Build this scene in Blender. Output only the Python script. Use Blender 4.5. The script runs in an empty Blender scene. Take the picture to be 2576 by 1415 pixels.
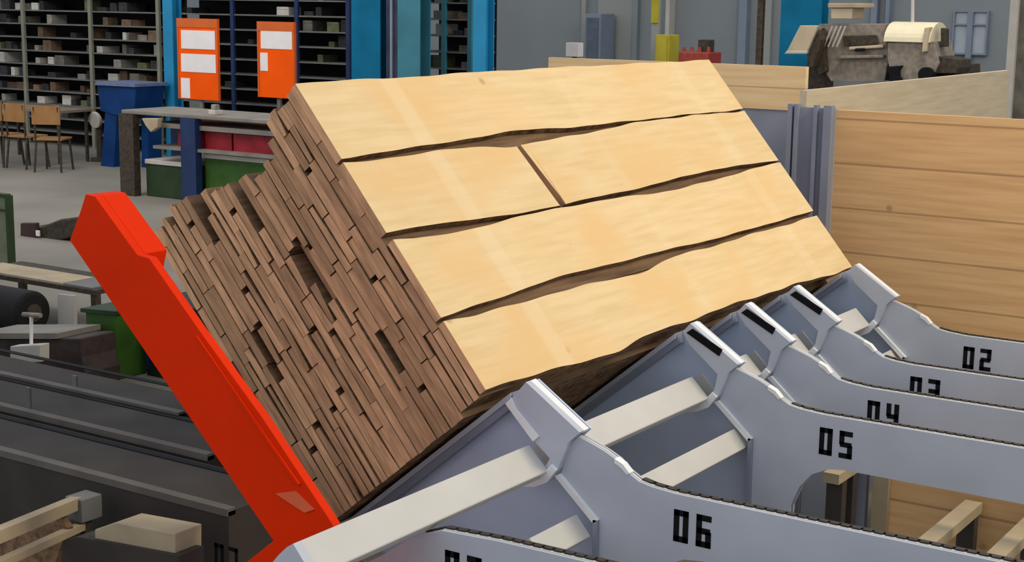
import bpy, bmesh, math, random
from mathutils import Vector, Matrix
random.seed(11)
S = bpy.context.scene
COL = S.collection
PI = math.pi

# ------------------------------------------------------------------ camera
F = 3855.0
pitch, yaw, roll = math.radians(10.337), math.radians(33.62), math.radians(0.793)
fw = Vector((math.cos(yaw)*math.cos(pitch), math.sin(yaw)*math.cos(pitch), -math.sin(pitch)))
r0 = Vector((math.sin(yaw), -math.cos(yaw), 0)); u0 = r0.cross(fw)
rt = r0*math.cos(roll)+u0*math.sin(roll); up = u0*math.cos(roll)-r0*math.sin(roll)
EYE = Vector((0, 0, 2.6))
cam = bpy.data.cameras.new('camera'); co = bpy.data.objects.new('camera', cam); COL.objects.link(co)
m = Matrix((rt, up, -fw)).transposed().to_4x4(); m.translation = EYE
co.matrix_world = m
cam.sensor_width = 36; cam.lens = 36*F/2576; cam.clip_end = 200; cam.clip_start = .05
S.camera = co

def W(u, v, x):
    """photo pixel -> point (y, z) on the upright plane at distance x down the hall"""
    r = fw + rt*(u-1288)/F - up*(v-707.5)/F
    q = EYE + r*(x/r.x)
    return (q.y, q.z)

# ------------------------------------------------------------------ materials
def mat(name, col, rough=.6, metal=0, var=.12, scale=6, stretch=(1, 1, 1), bump=0, dark=None, perobj=0, spec=.3, detail=4):
    m = bpy.data.materials.new(name); m.use_nodes = True
    nt = m.node_tree; n = nt.nodes; l = nt.links
    b = n['Principled BSDF']; b.inputs['Roughness'].default_value = rough; b.inputs['Metallic'].default_value = metal
    b.inputs['Specular IOR Level'].default_value = spec
    tc = n.new('ShaderNodeTexCoord'); mp = n.new('ShaderNodeMapping'); mp.inputs['Scale'].default_value = stretch
    l.new(tc.outputs['Object'], mp.inputs['Vector'])
    oi = n.new('ShaderNodeObjectInfo')
    add = n.new('ShaderNodeVectorMath'); add.operation = 'ADD'
    mul = n.new('ShaderNodeMath'); mul.operation = 'MULTIPLY'; mul.inputs[1].default_value = 37
    l.new(oi.outputs['Random'], mul.inputs[0]); l.new(mp.outputs[0], add.inputs[0]); l.new(mul.outputs[0], add.inputs[1])
    no = n.new('ShaderNodeTexNoise'); no.inputs['Scale'].default_value = scale; no.inputs['Detail'].default_value = detail
    l.new(add.outputs[0], no.inputs['Vector'])
    cr = n.new('ShaderNodeValToRGB')
    c0 = dark if dark else [c*(1-var*1.6) for c in col[:3]]
    c1 = [min(1, c*(1+var)) for c in col[:3]]
    cr.color_ramp.elements[0].color = (*c0, 1); cr.color_ramp.elements[1].color = (*c1, 1)
    cr.color_ramp.elements[0].position = .3; cr.color_ramp.elements[1].position = .7
    l.new(no.outputs['Fac'], cr.inputs[0])
    out = cr.outputs[0]
    if perobj:
        hs = n.new('ShaderNodeHueSaturation')
        mr = n.new('ShaderNodeMapRange'); mr.inputs[3].default_value = 1-perobj; mr.inputs[4].default_value = 1+perobj
        l.new(oi.outputs['Random'], mr.inputs[0]); l.new(mr.outputs[0], hs.inputs['Value']); l.new(out, hs.inputs['Color'])
        out = hs.outputs[0]
    l.new(out, b.inputs['Base Color'])
    if bump:
        bp = n.new('ShaderNodeBump'); bp.inputs['Strength'].default_value = bump; bp.inputs['Distance'].default_value = .01
        l.new(no.outputs['Fac'], bp.inputs['Height']); l.new(bp.outputs[0], b.inputs['Normal'])
    return m

def wood(name, light, dark, grain=(1.2, 14, 14), knots=True, perobj=.08, rough=.7, planks=None, patch=None):
    m = bpy.data.materials.new(name); m.use_nodes = True
    nt = m.node_tree; n = nt.nodes; l = nt.links
    b = n['Principled BSDF']; b.inputs['Roughness'].default_value = rough; b.inputs['Specular IOR Level'].default_value = .2
    tc = n.new('ShaderNodeTexCoord'); oi = n.new('ShaderNodeObjectInfo')
    mul = n.new('ShaderNodeMath'); mul.operation = 'MULTIPLY'; mul.inputs[1].default_value = 51; l.new(oi.outputs['Random'], mul.inputs[0])
    off = n.new('ShaderNodeVectorMath'); off.operation = 'ADD'; l.new(tc.outputs['Object'], off.inputs[0]); l.new(mul.outputs[0], off.inputs[1])
    mp = n.new('ShaderNodeMapping'); mp.inputs['Scale'].default_value = grain; l.new(off.outputs[0], mp.inputs[0])
    no = n.new('ShaderNodeTexNoise'); no.inputs['Scale'].default_value = 2.2; no.inputs['Detail'].default_value = 6; l.new(mp.outputs[0], no.inputs['Vector'])
    cr = n.new('ShaderNodeValToRGB'); cr.color_ramp.elements[0].color = (*dark, 1); cr.color_ramp.elements[1].color = (*light, 1)
    cr.color_ramp.elements[0].position = .3; cr.color_ramp.elements[1].position = .62
    l.new(no.outputs['Fac'], cr.inputs[0]); out = cr.outputs[0]
    if patch:
        pn = n.new('ShaderNodeTexNoise'); pn.inputs['Scale'].default_value = 1.6; pn.inputs['Detail'].default_value = 3; l.new(off.outputs[0], pn.inputs['Vector'])
        pr = n.new('ShaderNodeValToRGB'); pr.color_ramp.elements[0].position = .48; pr.color_ramp.elements[1].position = .68
        l.new(pn.outputs['Fac'], pr.inputs[0])
        mx = n.new('ShaderNodeMix'); mx.data_type = 'RGBA'; mx.inputs[7].default_value = (*patch, 1)
        l.new(pr.outputs[0], mx.inputs[0]); l.new(out, mx.inputs[6]); out = mx.outputs[2]
    if patch:
        ge = n.new('ShaderNodeNewGeometry'); sp = n.new('ShaderNodeSeparateXYZ'); l.new(ge.outputs['Position'], sp.inputs[0])
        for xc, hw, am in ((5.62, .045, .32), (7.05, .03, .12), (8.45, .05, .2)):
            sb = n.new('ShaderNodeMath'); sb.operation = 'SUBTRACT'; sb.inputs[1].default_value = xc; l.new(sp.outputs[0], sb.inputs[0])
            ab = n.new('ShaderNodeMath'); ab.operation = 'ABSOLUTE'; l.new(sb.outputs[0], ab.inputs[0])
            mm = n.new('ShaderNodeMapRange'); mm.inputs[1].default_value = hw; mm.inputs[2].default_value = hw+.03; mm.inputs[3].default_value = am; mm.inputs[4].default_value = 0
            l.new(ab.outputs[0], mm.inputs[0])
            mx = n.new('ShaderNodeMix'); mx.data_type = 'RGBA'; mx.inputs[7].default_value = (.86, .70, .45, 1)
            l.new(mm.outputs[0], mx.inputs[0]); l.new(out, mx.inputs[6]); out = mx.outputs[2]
    if knots:
        vo = n.new('ShaderNodeTexVoronoi'); vo.inputs['Scale'].default_value = 2.4; l.new(off.outputs[0], vo.inputs['Vector'])
        kr = n.new('ShaderNodeValToRGB'); kr.color_ramp.elements[0].color = (1, 1, 1, 1); kr.color_ramp.elements[1].color = (0, 0, 0, 1)
        kr.color_ramp.elements[0].position = .03; kr.color_ramp.elements[1].position = .075
        l.new(vo.outputs['Distance'], kr.inputs[0])
        mk = n.new('ShaderNodeMath'); mk.operation = 'MULTIPLY'; mk.inputs[1].default_value = .6; l.new(kr.outputs[0], mk.inputs[0])
        mx = n.new('ShaderNodeMix'); mx.data_type = 'RGBA'; mx.inputs[7].default_value = (*[c*.45 for c in dark], 1)
        l.new(mk.outputs[0], mx.inputs[0]); l.new(out, mx.inputs[6]); out = mx.outputs[2]
    if planks:
        sx = n.new('ShaderNodeSeparateXYZ'); l.new(tc.outputs['Object'], sx.inputs[0])
        dv = n.new('ShaderNodeMath'); dv.operation = 'DIVIDE'; dv.inputs[1].default_value = planks; l.new(sx.outputs['Z'], dv.inputs[0])
        fr = n.new('ShaderNodeMath'); fr.operation = 'FRACT'; l.new(dv.outputs[0], fr.inputs[0])
        pp = n.new('ShaderNodeMath'); pp.operation = 'PINGPONG'; pp.inputs[1].default_value = .5; l.new(dv.outputs[0], pp.inputs[0])
        lt = n.new('ShaderNodeMath'); lt.operation = 'LESS_THAN'; lt.inputs[1].default_value = .022; l.new(pp.outputs[0], lt.inputs[0])
        m2 = n.new('ShaderNodeMath'); m2.operation = 'MULTIPLY'; m2.inputs[1].default_value = .55; l.new(lt.outputs[0], m2.inputs[0])
        mx = n.new('ShaderNodeMix'); mx.data_type = 'RGBA'; mx.inputs[7].default_value = (*[c*.4 for c in dark], 1)
        l.new(m2.outputs[0], mx.inputs[0]); l.new(out, mx.inputs[6]); out = mx.outputs[2]
    hs = n.new('ShaderNodeHueSaturation'); mr = n.new('ShaderNodeMapRange'); mr.inputs[3].default_value = 1-perobj; mr.inputs[4].default_value = 1+perobj
    l.new(oi.outputs['Random'], mr.inputs[0]); l.new(mr.outputs[0], hs.inputs['Value']); l.new(out, hs.inputs['Color'])
    l.new(hs.outputs[0], b.inputs['Base Color'])
    bp = n.new('ShaderNodeBump'); bp.inputs['Strength'].default_value = .15; bp.inputs['Distance'].default_value = .004
    l.new(no.outputs['Fac'], bp.inputs['Height']); l.new(bp.outputs[0], b.inputs['Normal'])
    return m

M = {
 'pine': wood('pale_pine', (.80, .60, .33), (.72, .52, .26), patch=(.78, .52, .24), perobj=.02),
 'rough': wood('rough_brown_wood', (.26, .155, .085), (.12, .07, .036), perobj=.25, knots=False),
 'end': mat('board_end_grain', (.60, .345, .185), .85, var=.18, scale=9, stretch=(1, .8, 5), perobj=.28, bump=.15),
 'bark': wood('bark_edge_wood', (.30, .17, .08), (.07, .035, .015), grain=(9, 9, 9), knots=False, perobj=.2),
 'panel': wood('lining_planks', (.80, .50, .24), (.66, .385, .175), grain=(14, .7, 14), planks=.3, perobj=.02),
 'palewood': wood('pale_planks', (.62, .52, .36), (.54, .43, .29), grain=(1.1, 14, 14), perobj=.02),
 'grey': mat('grey_painted_steel', (.50, .53, .60), .45, var=.05, scale=3, spec=.4),
 'gusset': mat('grey_paint_shade_tint', (.54, .62, .78), .5, var=.05, scale=3, spec=.3),  # same grey paint as the arms, tinted bluer and lighter to lift its shade
 'greyd': mat('darker_grey_steel', (.27, .29, .36), .5, var=.08, scale=3),
 'galv': mat('bright_steel_edge', (.86, .86, .86), .35, var=.03, scale=8, spec=.5),
 'tube': mat('light_grey_tube_paint', (.60, .58, .54), .5, var=.03, scale=5, spec=.3),
 'beam': mat('dusty_dark_grey_steel', (.056, .048, .042), .65, var=.14, scale=3, spec=.12),
 'beamed': mat('worn_beam_edge', (.13, .115, .10), .6, var=.12, scale=5, spec=.15),
 'black': mat('black_paint', (.010, .010, .012), .6, var=.1, spec=.08),
 'chain': mat('oily_chain_steel', (.035, .03, .025), .5, var=.3, scale=40),
 'red': mat('orange_red_paint', (.80, .030, .001), .6, var=.04, scale=3, spec=.06),
 'redl': mat('worn_orange_paint', (.75, .13, .05), .5, var=.06, scale=8),
 'floor': mat('concrete_floor_surface', (.215, .198, .165), .75, var=.10, scale=.8, detail=8),
 'wall': mat('grey_sheet_wall', (.23, .255, .265), .7, var=.05, scale=.6),
 'wallp': mat('grey_door_panel', (.30, .31, .295), .6, var=.05, scale=1),
 'wallb': mat('bluish_panel', (.21, .25, .32), .6, var=.08, scale=2),
 'blue': mat('blue_column_paint', (.004, .14, .27), .6, spec=.1, var=.15, scale=2),
 'blueb': mat('bright_blue_paint', (.015, .24, .46), .5, var=.1, scale=2),
 'teal': mat('teal_column_paint', (.045, .20, .26), .5, var=.12, scale=2),
 'navy': mat('navy_paint', (.012, .03, .10), .55, var=.2, scale=3),
 'bluebin': mat('blue_bin_paint', (.003, .035, .14), .6, spec=.15, var=.15, scale=3),
 'dark': mat('dark_back_panel', (.006, .005, .006), .8, var=.3, scale=3),
 'shelf': mat('grey_shelf_steel', (.15, .15, .14), .6, var=.15, scale=3),
 'post': mat('olive_grey_post', (.21, .21, .16), .6, var=.12, scale=3),
 'orange': mat('orange_sheet_panel', (.95, .10, .002), .6, spec=.08, var=.05, scale=3),
 'oranged': mat('dark_orange_frame', (.62, .12, .02), .5, var=.05, scale=3),
 'paper': mat('white_paper', (.80, .76, .76), .7, var=.03, scale=6),
 'steel': mat('machine_steel', (.25, .21, .17), .5, var=.2, scale=16),
 'darks': mat('dark_machine_steel', (.06, .048, .036), .6, var=.25, scale=22, spec=.15),
 'beige': mat('beige_machine_paint', (.52, .42, .29), .5, var=.08, scale=5),
 'cream': mat('cream_machine_paint', (.74, .66, .46), .5, var=.05, scale=5),
 'green': mat('green_bin_paint', (.035, .10, .012), .6, var=.2, scale=4),
 'greend': mat('dark_green_paint', (.022, .045, .016), .6, var=.2, scale=4),
 'bred': mat('dark_red_crate', (.26, .010, .018), .5, var=.2, scale=6),
 'bench': mat('bench_top_grey', (.22, .20, .17), .6, var=.12, scale=4),
 'tan': mat('tan_board', (.42, .34, .22), .7, var=.1, scale=5),
 'white': mat('off_white_board', (.50, .47, .42), .7, var=.06, scale=4),
 'chairw': mat('orange_plywood', (.32, .16, .055), .6, var=.1, scale=6),
 'tyre': mat('black_rubber', (.008, .008, .008), .8, var=.2),
 'yellow': mat('olive_yellow_paint', (.42, .36, .03), .55, var=.08, scale=4),
 'cherry': mat('dull_red_paint', (.30, .045, .03), .55, var=.15, scale=12),
 'glass': mat('bright_window_pane', (.42, .47, .52), .25, var=.06, scale=3),
 'box1': mat('grey_carton', (.20, .185, .16), .8, var=.2, scale=9, perobj=.5),
 'box2': mat('brown_carton', (.15, .095, .055), .8, var=.2, scale=9, perobj=.5),
 'box3': mat('pale_carton', (.48, .46, .41), .8, var=.1, scale=9, perobj=.3),
 'box4': mat('black_part_tray', (.03, .03, .032), .7, var=.2, scale=9, perobj=.5),
 'box5': mat('olive_part_tray', (.10, .11, .05), .7, var=.2, scale=9, perobj=.4),
}
MARK = M['black']

# ------------------------------------------------------------------ builders
class MB:
    def __init__(s): s.bm = bmesh.new()
    def box(s, a, b):
        x0, y0, z0 = a; x1, y1, z1 = b
        v = [s.bm.verts.new(p) for p in ((x0,y0,z0),(x1,y0,z0),(x1,y1,z0),(x0,y1,z0),(x0,y0,z1),(x1,y0,z1),(x1,y1,z1),(x0,y1,z1))]
        for f in ((0,3,2,1),(4,5,6,7),(0,1,5,4),(1,2,6,5),(2,3,7,6),(3,0,4,7)): s.bm.faces.new([v[i] for i in f])
        return s
    def prism(s, pts, x0, x1):            # polygon in (y, z), thickness along x
        a = [s.bm.verts.new((x0, y, z)) for y, z in pts]; b = [s.bm.verts.new((x1, y, z)) for y, z in pts]
        s.bm.faces.new(a); s.bm.faces.new(b[::-1]); n = len(pts)
        for i in range(n): s.bm.faces.new((a[i], b[i], b[(i+1) % n], a[(i+1) % n]))
        return s
    def bar(s, p, q, w, h, upv=(0, 0, 1)):
        p = Vector(p); q = Vector(q); d = (q-p).normalized(); a = d.cross(Vector(upv)).normalized()*w/2; b = a.cross(d).normalized()*h/2
        v = [s.bm.verts.new(o+i*a+j*b) for o in (p, q) for i, j in ((-1,-1),(1,-1),(1,1),(-1,1))]
        for f in ((0,1,2,3),(7,6,5,4),(0,4,5,1),(1,5,6,2),(2,6,7,3),(3,7,4,0)): s.bm.faces.new([v[i] for i in f])
        return s
    def cyl(s, p, q, r, r2=None, n=24):
        p = Vector(p); q = Vector(q); d = (q-p).normalized(); r2 = r if r2 is None else r2
        t = Vector((0,0,1)) if abs(d.z) < .9 else Vector((1,0,0)); a = d.cross(t).normalized(); b = d.cross(a)
        A = [s.bm.verts.new(p+r*(a*math.cos(2*PI*i/n)+b*math.sin(2*PI*i/n))) for i in range(n)]
        B = [s.bm.verts.new(q+r2*(a*math.cos(2*PI*i/n)+b*math.sin(2*PI*i/n))) for i in range(n)]
        s.bm.faces.new(A[::-1]); s.bm.faces.new(B)
        for i in range(n): s.bm.faces.new((A[i], A[(i+1) % n], B[(i+1) % n], B[i]))
        return s
    def build(s, name, m, parent=None, bevel=0, origin=None, struct=False):
        bmesh.ops.recalc_face_normals(s.bm, faces=s.bm.faces)
        me = bpy.data.meshes.new(name)
        if origin is None:
            n = len(s.bm.verts); origin = sum((v.co for v in s.bm.verts), Vector())/n
        origin = Vector(origin)
        for v in s.bm.verts: v.co -= origin
        s.bm.to_mesh(me); s.bm.free()
        for k in (m if isinstance(m, (list, tuple)) else [m]): me.materials.append(k)
        o = bpy.data.objects.new(name, me); COL.objects.link(o)
        o.location = origin
        if parent: o.parent = parent; o.location = origin - parent.location
        if bevel:
            b = o.modifiers.new('bevel', 'BEVEL'); b.width = bevel; b.segments = 2; b.limit_method = 'ANGLE'
        if struct: o['kind'] = 'structure'
        return o

def tag(o, label, cat, group=None, kind=None):
    o['label'] = label; o['category'] = cat
    if group: o['group'] = group
    if kind: o['kind'] = kind
    return o
def thing(name, loc, label, cat, group=None):
    o = bpy.data.objects.new(name, None); COL.objects.link(o); o.location = loc; o.empty_display_size = .1
    return tag(o, label, cat, group)
def box(name, a, b, m, parent=None, bevel=0, struct=False): return MB().box(a, b).build(name, m, parent, bevel, struct=struct)

# ------------------------------------------------------------------ building shell
box('floor', (-6, -14, -.2), (30, 46, 0), M['floor'], struct=True)
box('wall_back', (27.6, -14, 0), (27.9, 46, 9), M['wall'], struct=True)
def wy(u, x=27.6): return W(u, 60, x)[0]
def wallstrip(name, u0, u1, v0, v1, m, d=.06, x=27.6):
    y0 = W(u0, v0, x)[0]; y1 = W(u1, v0, x)[0]; z0 = 0 if v1 is None else W(u0, v1, x)[1]; z1 = 6 if v0 is None or v0 < 0 else W(u0, v0, x)[1]
    return box(name, (x-d, y1, z0), (x-.001, y0, z1), m, struct=True)
wallstrip('door_1', 1508, 1608, -1, None, M['wallp'])
wallstrip('trim_1', 1470, 1480, -1, None, M['wallp'], .1)
wallstrip('trim_2', 1600, 1612, -1, None, M['wall'], .12)
wallstrip('trim_3', 1690, 1700, -1, 90, M['white'], .25)
wallstrip('trim_4', 1868, 1888, -1, None, M['wallb'], .15)
wallstrip('door_2', 1924, 1946, -1, None, M['wallp'], .08)
wallstrip('trim_5', 2200, 2215, -1, None, M['wallb'], .15)
wallstrip('trim_6', 2236, 2246, -1, None, M['wallb'], .15)
# window with four bright panes
wf = thing('window_1', (27.55, *W(2440, 130, 27.55)), '', ''); 
del wf['label']; del wf['category']; wf['kind'] = 'structure'
y0, z0 = W(2478, 135, 27.55); y1, z1 = W(2405, 30, 27.55)
fr = MB()
fr.box((27.5, y0-.03, z0-.03), (27.59, y1+.03, z0)); fr.box((27.5, y0-.03, z1), (27.59, y1+.03, z1+.03))
fr.box((27.5, y0-.03, z0), (27.59, y0, z1)); fr.box((27.5, y1, z0), (27.59, y1+.03, z1))
ym = (y0+y1)/2; fr.box((27.48, ym-.05, z0-.3), (27.59, ym+.05, z1)); fr.box((27.5, y0, z0+(z1-z0)*.68), (27.59, y1, z0+(z1-z0)*.72))
fr.build('window_frame', M['wallb'], wf)
box('pane', (27.56, y0, z0), (27.575, y1, z1), M['glass'], wf)

# ------------------------------------------------------------------ the board stack
TH = math.radians(50.168)
P2 = Vector((0, 3.441, 1.033)); EW = Vector((0, math.cos(TH), math.sin(TH))); NN = Vector((0, -math.sin(TH), math.cos(TH)))
def interp(pts, x):
    if x <= pts[0][0]: return pts[0][1]
    for (a, b), (c, d) in zip(pts, pts[1:]):
        if x <= c:
            t = (x-a)/(c-a); t = t*t*(3-2*t)*.5+t*.5; return b+(d-b)*t
    return pts[-1][1]
def sboard(name, x0, x1, lo, hi, t, th, mats, nx=36, parent=None, skew=0, warp=0, chop=0):
    """board along x, lower / upper edges lo(x), hi(x) in s, top face at depth t"""
    bm = bmesh.new(); rings = []
    xm = (x0+x1)/2; sm = (lo(xm)+hi(xm))/2
    for i in range(nx+1):
        x = x0+(x1-x0)*i/nx; l = lo(x); h = hi(x)
        b = warp*math.sin(PI*i/nx)
        xs = x + (skew if i == 0 else 0)*0
        ring = [(l, 0), (l+.004, .004) if 0 else (l, -th), (h, -th), (h, 0)]
        rings.append([bm.verts.new((x-xm, s-sm, z+b)) for s, z in ring])
    for i in range(nx):
        for k in range(4):
            f = bm.faces.new((rings[i][k], rings[i+1][k], rings[i+1][(k+1) % 4], rings[i][(k+1) % 4]))
            f.material_index = {3: 0, 1: 1, 0: 2, 2: 2}[k]
    f = bm.faces.new(rings[0]); f.material_index = 3
    f = bm.faces.new(rings[-1][::-1]); f.material_index = 3
    bmesh.ops.recalc_face_normals(bm, faces=bm.faces)
    me = bpy.data.meshes.new(name); bm.to_mesh(me); bm.free()
    for k in mats: me.materials.append(k)
    o = bpy.data.objects.new(name, me); COL.objects.link(o)
    o.location = P2 + EW*sm - NN*t + Vector((xm, 0, 0)); o.rotation_euler = (TH, 0, 0)
    return o
pm = [M['pine'], M['rough'], M['bark'], M['end']]
rm = [M['rough'], M['rough'], M['bark'], M['end']]
XE = 8.95
BOT = [(5.0, .015), (5.52, -.01), (6.04, -.025), (6.45, .0), (7.58, .0), (8.95, -.03)]
G3B = [(5.0, .345), (5.23, .330), (5.87, .336), (6.59, .315), (7.06, .350), (8.95, .362)]
G3T = [(5.0, .362), (5.27, .375), (5.94, .405), (7.11, .397), (7.6, .388), (8.95, .398)]
G2B = [(5.0, .755), (5.15, .738), (5.53, .735), (6.28, .756), (6.89, .745), (7.49, .728), (8.95, .775)]
G2T = [(5.0, .79), (5.2, .796), (5.94, .765), (6.93, .776), (8.09, .808), (8.95, .792)]
G1B = [(5.0, 1.155), (5.35, 1.151), (5.91, 1.157), (6.29, 1.129), (7.09, 1.162), (7.75, 1.190), (8.95, 1.180)]
G1T = [(5.0, 1.178), (5.38, 1.186), (6.37, 1.217), (7.12, 1.198), (7.75, 1.200), (8.95, 1.192)]
TOPE = [(5.0, 1.575), (5.7, 1.577), (6.72, 1.587), (8.95, 1.586)]
def wav(p, a=.003, ph=0): return lambda x: interp(p, x)+a*math.sin(x*7+ph)+a*.6*math.sin(x*17+ph*2)
tops = [
 ('pale planed board forming the lowest strip of the sloping stack top', 5.0, XE, wav(BOT, .005, 1), wav(G3B, .004, 2)),
 ('pale planed board second from the bottom on the stack top, full length', 5.0, XE, wav(G3T, .002, 3), wav(G2B, .003, 4)),
 ('shorter pale board third from the bottom, left of the cross joint', 4.985, 6.305, wav(G2T, .002, 5), wav(G1B, .004, 6)),
 ('longer pale board third from the bottom, right of the cross joint', 6.35, XE, wav(G2T, .002, 5), wav(G1B, .004, 6)),
 ('pale planed board forming the topmost strip of the sloping stack top', 4.99, XE, wav(G1T, .003, 7), wav(TOPE, .003, 8)),
]
for lab, a, b, lo, hi in tops:
    o = sboard('pine_board', a, b, lo, hi, 0, .038, pm, nx=90 if b-a > 2 else 40)
    if 'cross joint' in lab:
        me = o.data; xc = (a+b)/2
        for v in me.vertices:       # slanted ends at the joint
            if 'shorter' in lab and v.co.x > (b-a)/2-.001: v.co.x += -.02*(v.co.y/.18)
            if 'longer' in lab and v.co.x < -(b-a)/2+.001: v.co.x += -.03*(v.co.y/.18)
    tag(o, lab, 'board', 'pale boards of the top layer')
ORD = ['first','second','third','fourth','fifth','sixth','seventh','eighth','ninth','tenth','eleventh','twelfth','thirteenth','fourteenth','fifteenth','sixteenth','seventeenth','eighteenth','nineteenth','twentieth','twenty-first','twenty-second','twenty-third','twenty-fourth','twenty-fifth','twenty-sixth']
PT = .0437
TOPS = [(0, 1.57), (.25, 1.56), (.27, 1.40), (.45, 1.42), (.62, 1.50), (.8, 1.56), (1.0, 1.63), (1.1, 1.60), (1.2, 1.58)]
def tl(t):
    for (a, b), (c, d) in zip(TOPS, TOPS[1:]):
        if t <= c: return b+(d-b)*(t-a)/(c-a)
    return 1.58
for k in range(1, 27):
    t = k*PT; s = -.028+random.uniform(-.002, .002); top = tl(t)+random.uniform(-.02, .02)
    if k < 4: s = .0
    ws = []
    while s < top-.07:
        w = random.choice((.19, .25, .3, .34, .38, .42))*random.uniform(.93, 1.05)
        if s+w > top-.09: w = top-s
        ws.append((s, s+w)); s += w+random.choice((.002, .003, .004, .006, .028 if k > 3 else .004))
    for j, (a, b) in enumerate(ws):
        x0 = 5.0+random.uniform(-.004, .007) + (random.choice((.04, .10)) if 3 < k < 25 and random.random() < .07 else 0)
        th = PT*(random.uniform(.90, .975) if random.random() < .8 else random.uniform(.7, .88))
        d = random.uniform(-.003, .003)
        n = len(ws)
        pos = 'lowest' if j == 0 else 'topmost' if j == n-1 else ('second', 'third', 'fourth', 'fifth', 'sixth', 'seventh')[j-1]+' from the bottom'
        o = sboard('sawn_board', x0, XE+random.uniform(-.05, .02), lambda x: a, lambda x: b, t, th, rm, nx=1)
        # ragged end corners, wane on some
        me = o.data
        if random.random() < .28:
            c = random.uniform(.1, .5)*th; q = random.choice((0, 3))
            for v in me.vertices:
                if abs(v.co.z) < 1e-4 and ((v.co.y < 0) == (q == 0)): v.co.z -= c
        o.rotation_euler.x += random.uniform(-.002, .002)
        tag(o, f'brown board end, {pos}, {ORD[k-1]} layer behind the pale top boards', 'board', 'rough boards under the top layer')

# ------------------------------------------------------------------ numbered support arms
SEG = {'0': 'abcdef', '1': 'bc', '2': 'abged', '3': 'abgcd', '4': 'fgbc', '5': 'afgcd', '6': 'afgedc', '7': 'abc'}
def digits(par, txt, y, z, x, w=.064, h=.13, st=.024, pitch=.098):
    """stencilled figures on a face looking toward -x; they read toward -y, z is the top"""
    for i, ch in enumerate(txt):
        ya = y-i*pitch
        segs = {'a': (0, w, 0, st), 'd': (0, w, h-st, h), 'g': (.004, w-.004, h/2-st/2, h/2+st/2),
                'f': (0, st, 0, h/2), 'b': (w-st, w, 0, h/2), 'e': (0, st, h/2, h), 'c': (w-st, w, h/2, h)}
        mb = MB()
        for q in SEG[ch]:
            a, b, c, d = segs[q]; mb.box((x-.0015, ya-b, z-d), (x+.0005, ya-a, z-c))
        mb.build('stencil_digit', MARK, par)
def chain(mb, pts, x, pitch=.042):
    for (ya, za), (yb, zb) in zip(pts, pts[1:]):
        L = math.hypot(yb-ya, zb-za); n = max(1, int(L/pitch))
        for i in range(n):
            f0 = (i+.04)/n; f1 = (i+.80)/n; g1 = (i+1.04)/n
            mb.bar((x, ya+(yb-ya)*f0, za+(zb-za)*f0), (x, ya+(yb-ya)*f1, za+(zb-za)*f1), .02, .014)
            mb.bar((x+.018, ya+(yb-ya)*f0, za+(zb-za)*f0), (x+.018, ya+(yb-ya)*g1, za+(zb-za)*g1), .008, .009)

ARM_TOP = [(3.073, .877), (3.02, .862), (2.951, .838), (2.895, .812), (2.847, .773), (2.79, .742), (2.731, .731), (2.626, .723), (2.3, .722), (-.5, .722)]
def arm(x, txt, label, n):
    t = thing('support_arm', (x, 2.86, 0), label, 'machine arm', 'numbered support arms')
    face = list(ARM_TOP) + [(-.5, .47), (2.50, .475), (2.58, .465), (2.66, .425), (2.72, .35), (2.76, .25), (2.76, 0), (2.96, 0), (2.965, .55), (3.15, .71), (3.125, .79), (3.10, .852)]
    MB().prism(face, x, x+.012).build('face_plate', M['grey'], t)
    MB().prism([(y, z-.004) for y, z in face], x+.042, x+.052).build('rear_plate', M['grey'], t)
    tp = MB()
    for (ya, za), (yb, zb) in zip(ARM_TOP, ARM_TOP[1:]):
        tp.prism([(ya, za-.012), (yb, zb-.012), (yb, zb+.002), (ya, za+.002)], x+.012, x+.026)
    tp.build('top_strip', M['tube'], t)
    MB().prism([(3.15, .71), (2.965, .55), (2.985, .535), (3.172, .70)], x-.02, x+.015).build('edge_flange', M['galv'], t)
    MB().prism([(2.965, .55), (2.985, .55), (2.982, .0), (2.962, .0)], x-.02, x+.04).build('post_flange', M['greyd'], t)
    # raised clamp cover at the bend
    MB().prism([(2.90, .818), (2.862, .802), (2.83, .77), (2.842, .762), (2.87, .785), (2.90, .80)], x-.006, x+.03).build('guide_lip', M['galv'], t)
    digits(t, txt, 2.630, .662, x)
    ch = MB(); chain(ch, [(y, z+.001) for y, z in ARM_TOP[5:]], x+.032); o = ch.build('chain', M['chain'], t); o['label'] = 'dark conveyor chain along the top edge'
    return t
ST = {'06': 5.12, '05': 6.574, '04': 7.188, '03': 7.81, '02': 8.715}
for s_, x in ST.items():
    arm(x, s_, {'06': 'grey steel arm stencilled 06, nearest of the arms that bend up to the boards',
                '05': 'grey steel arm stencilled 05, first behind the 06 arm',
                '04': 'grey steel arm stencilled 04, between the 05 and 03 arms',
                '03': 'grey steel arm stencilled 03, between the 04 and 02 arms',
                '02': 'grey steel arm stencilled 02, farthest, against the plank-lined bin'}[s_], s_)
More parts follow.
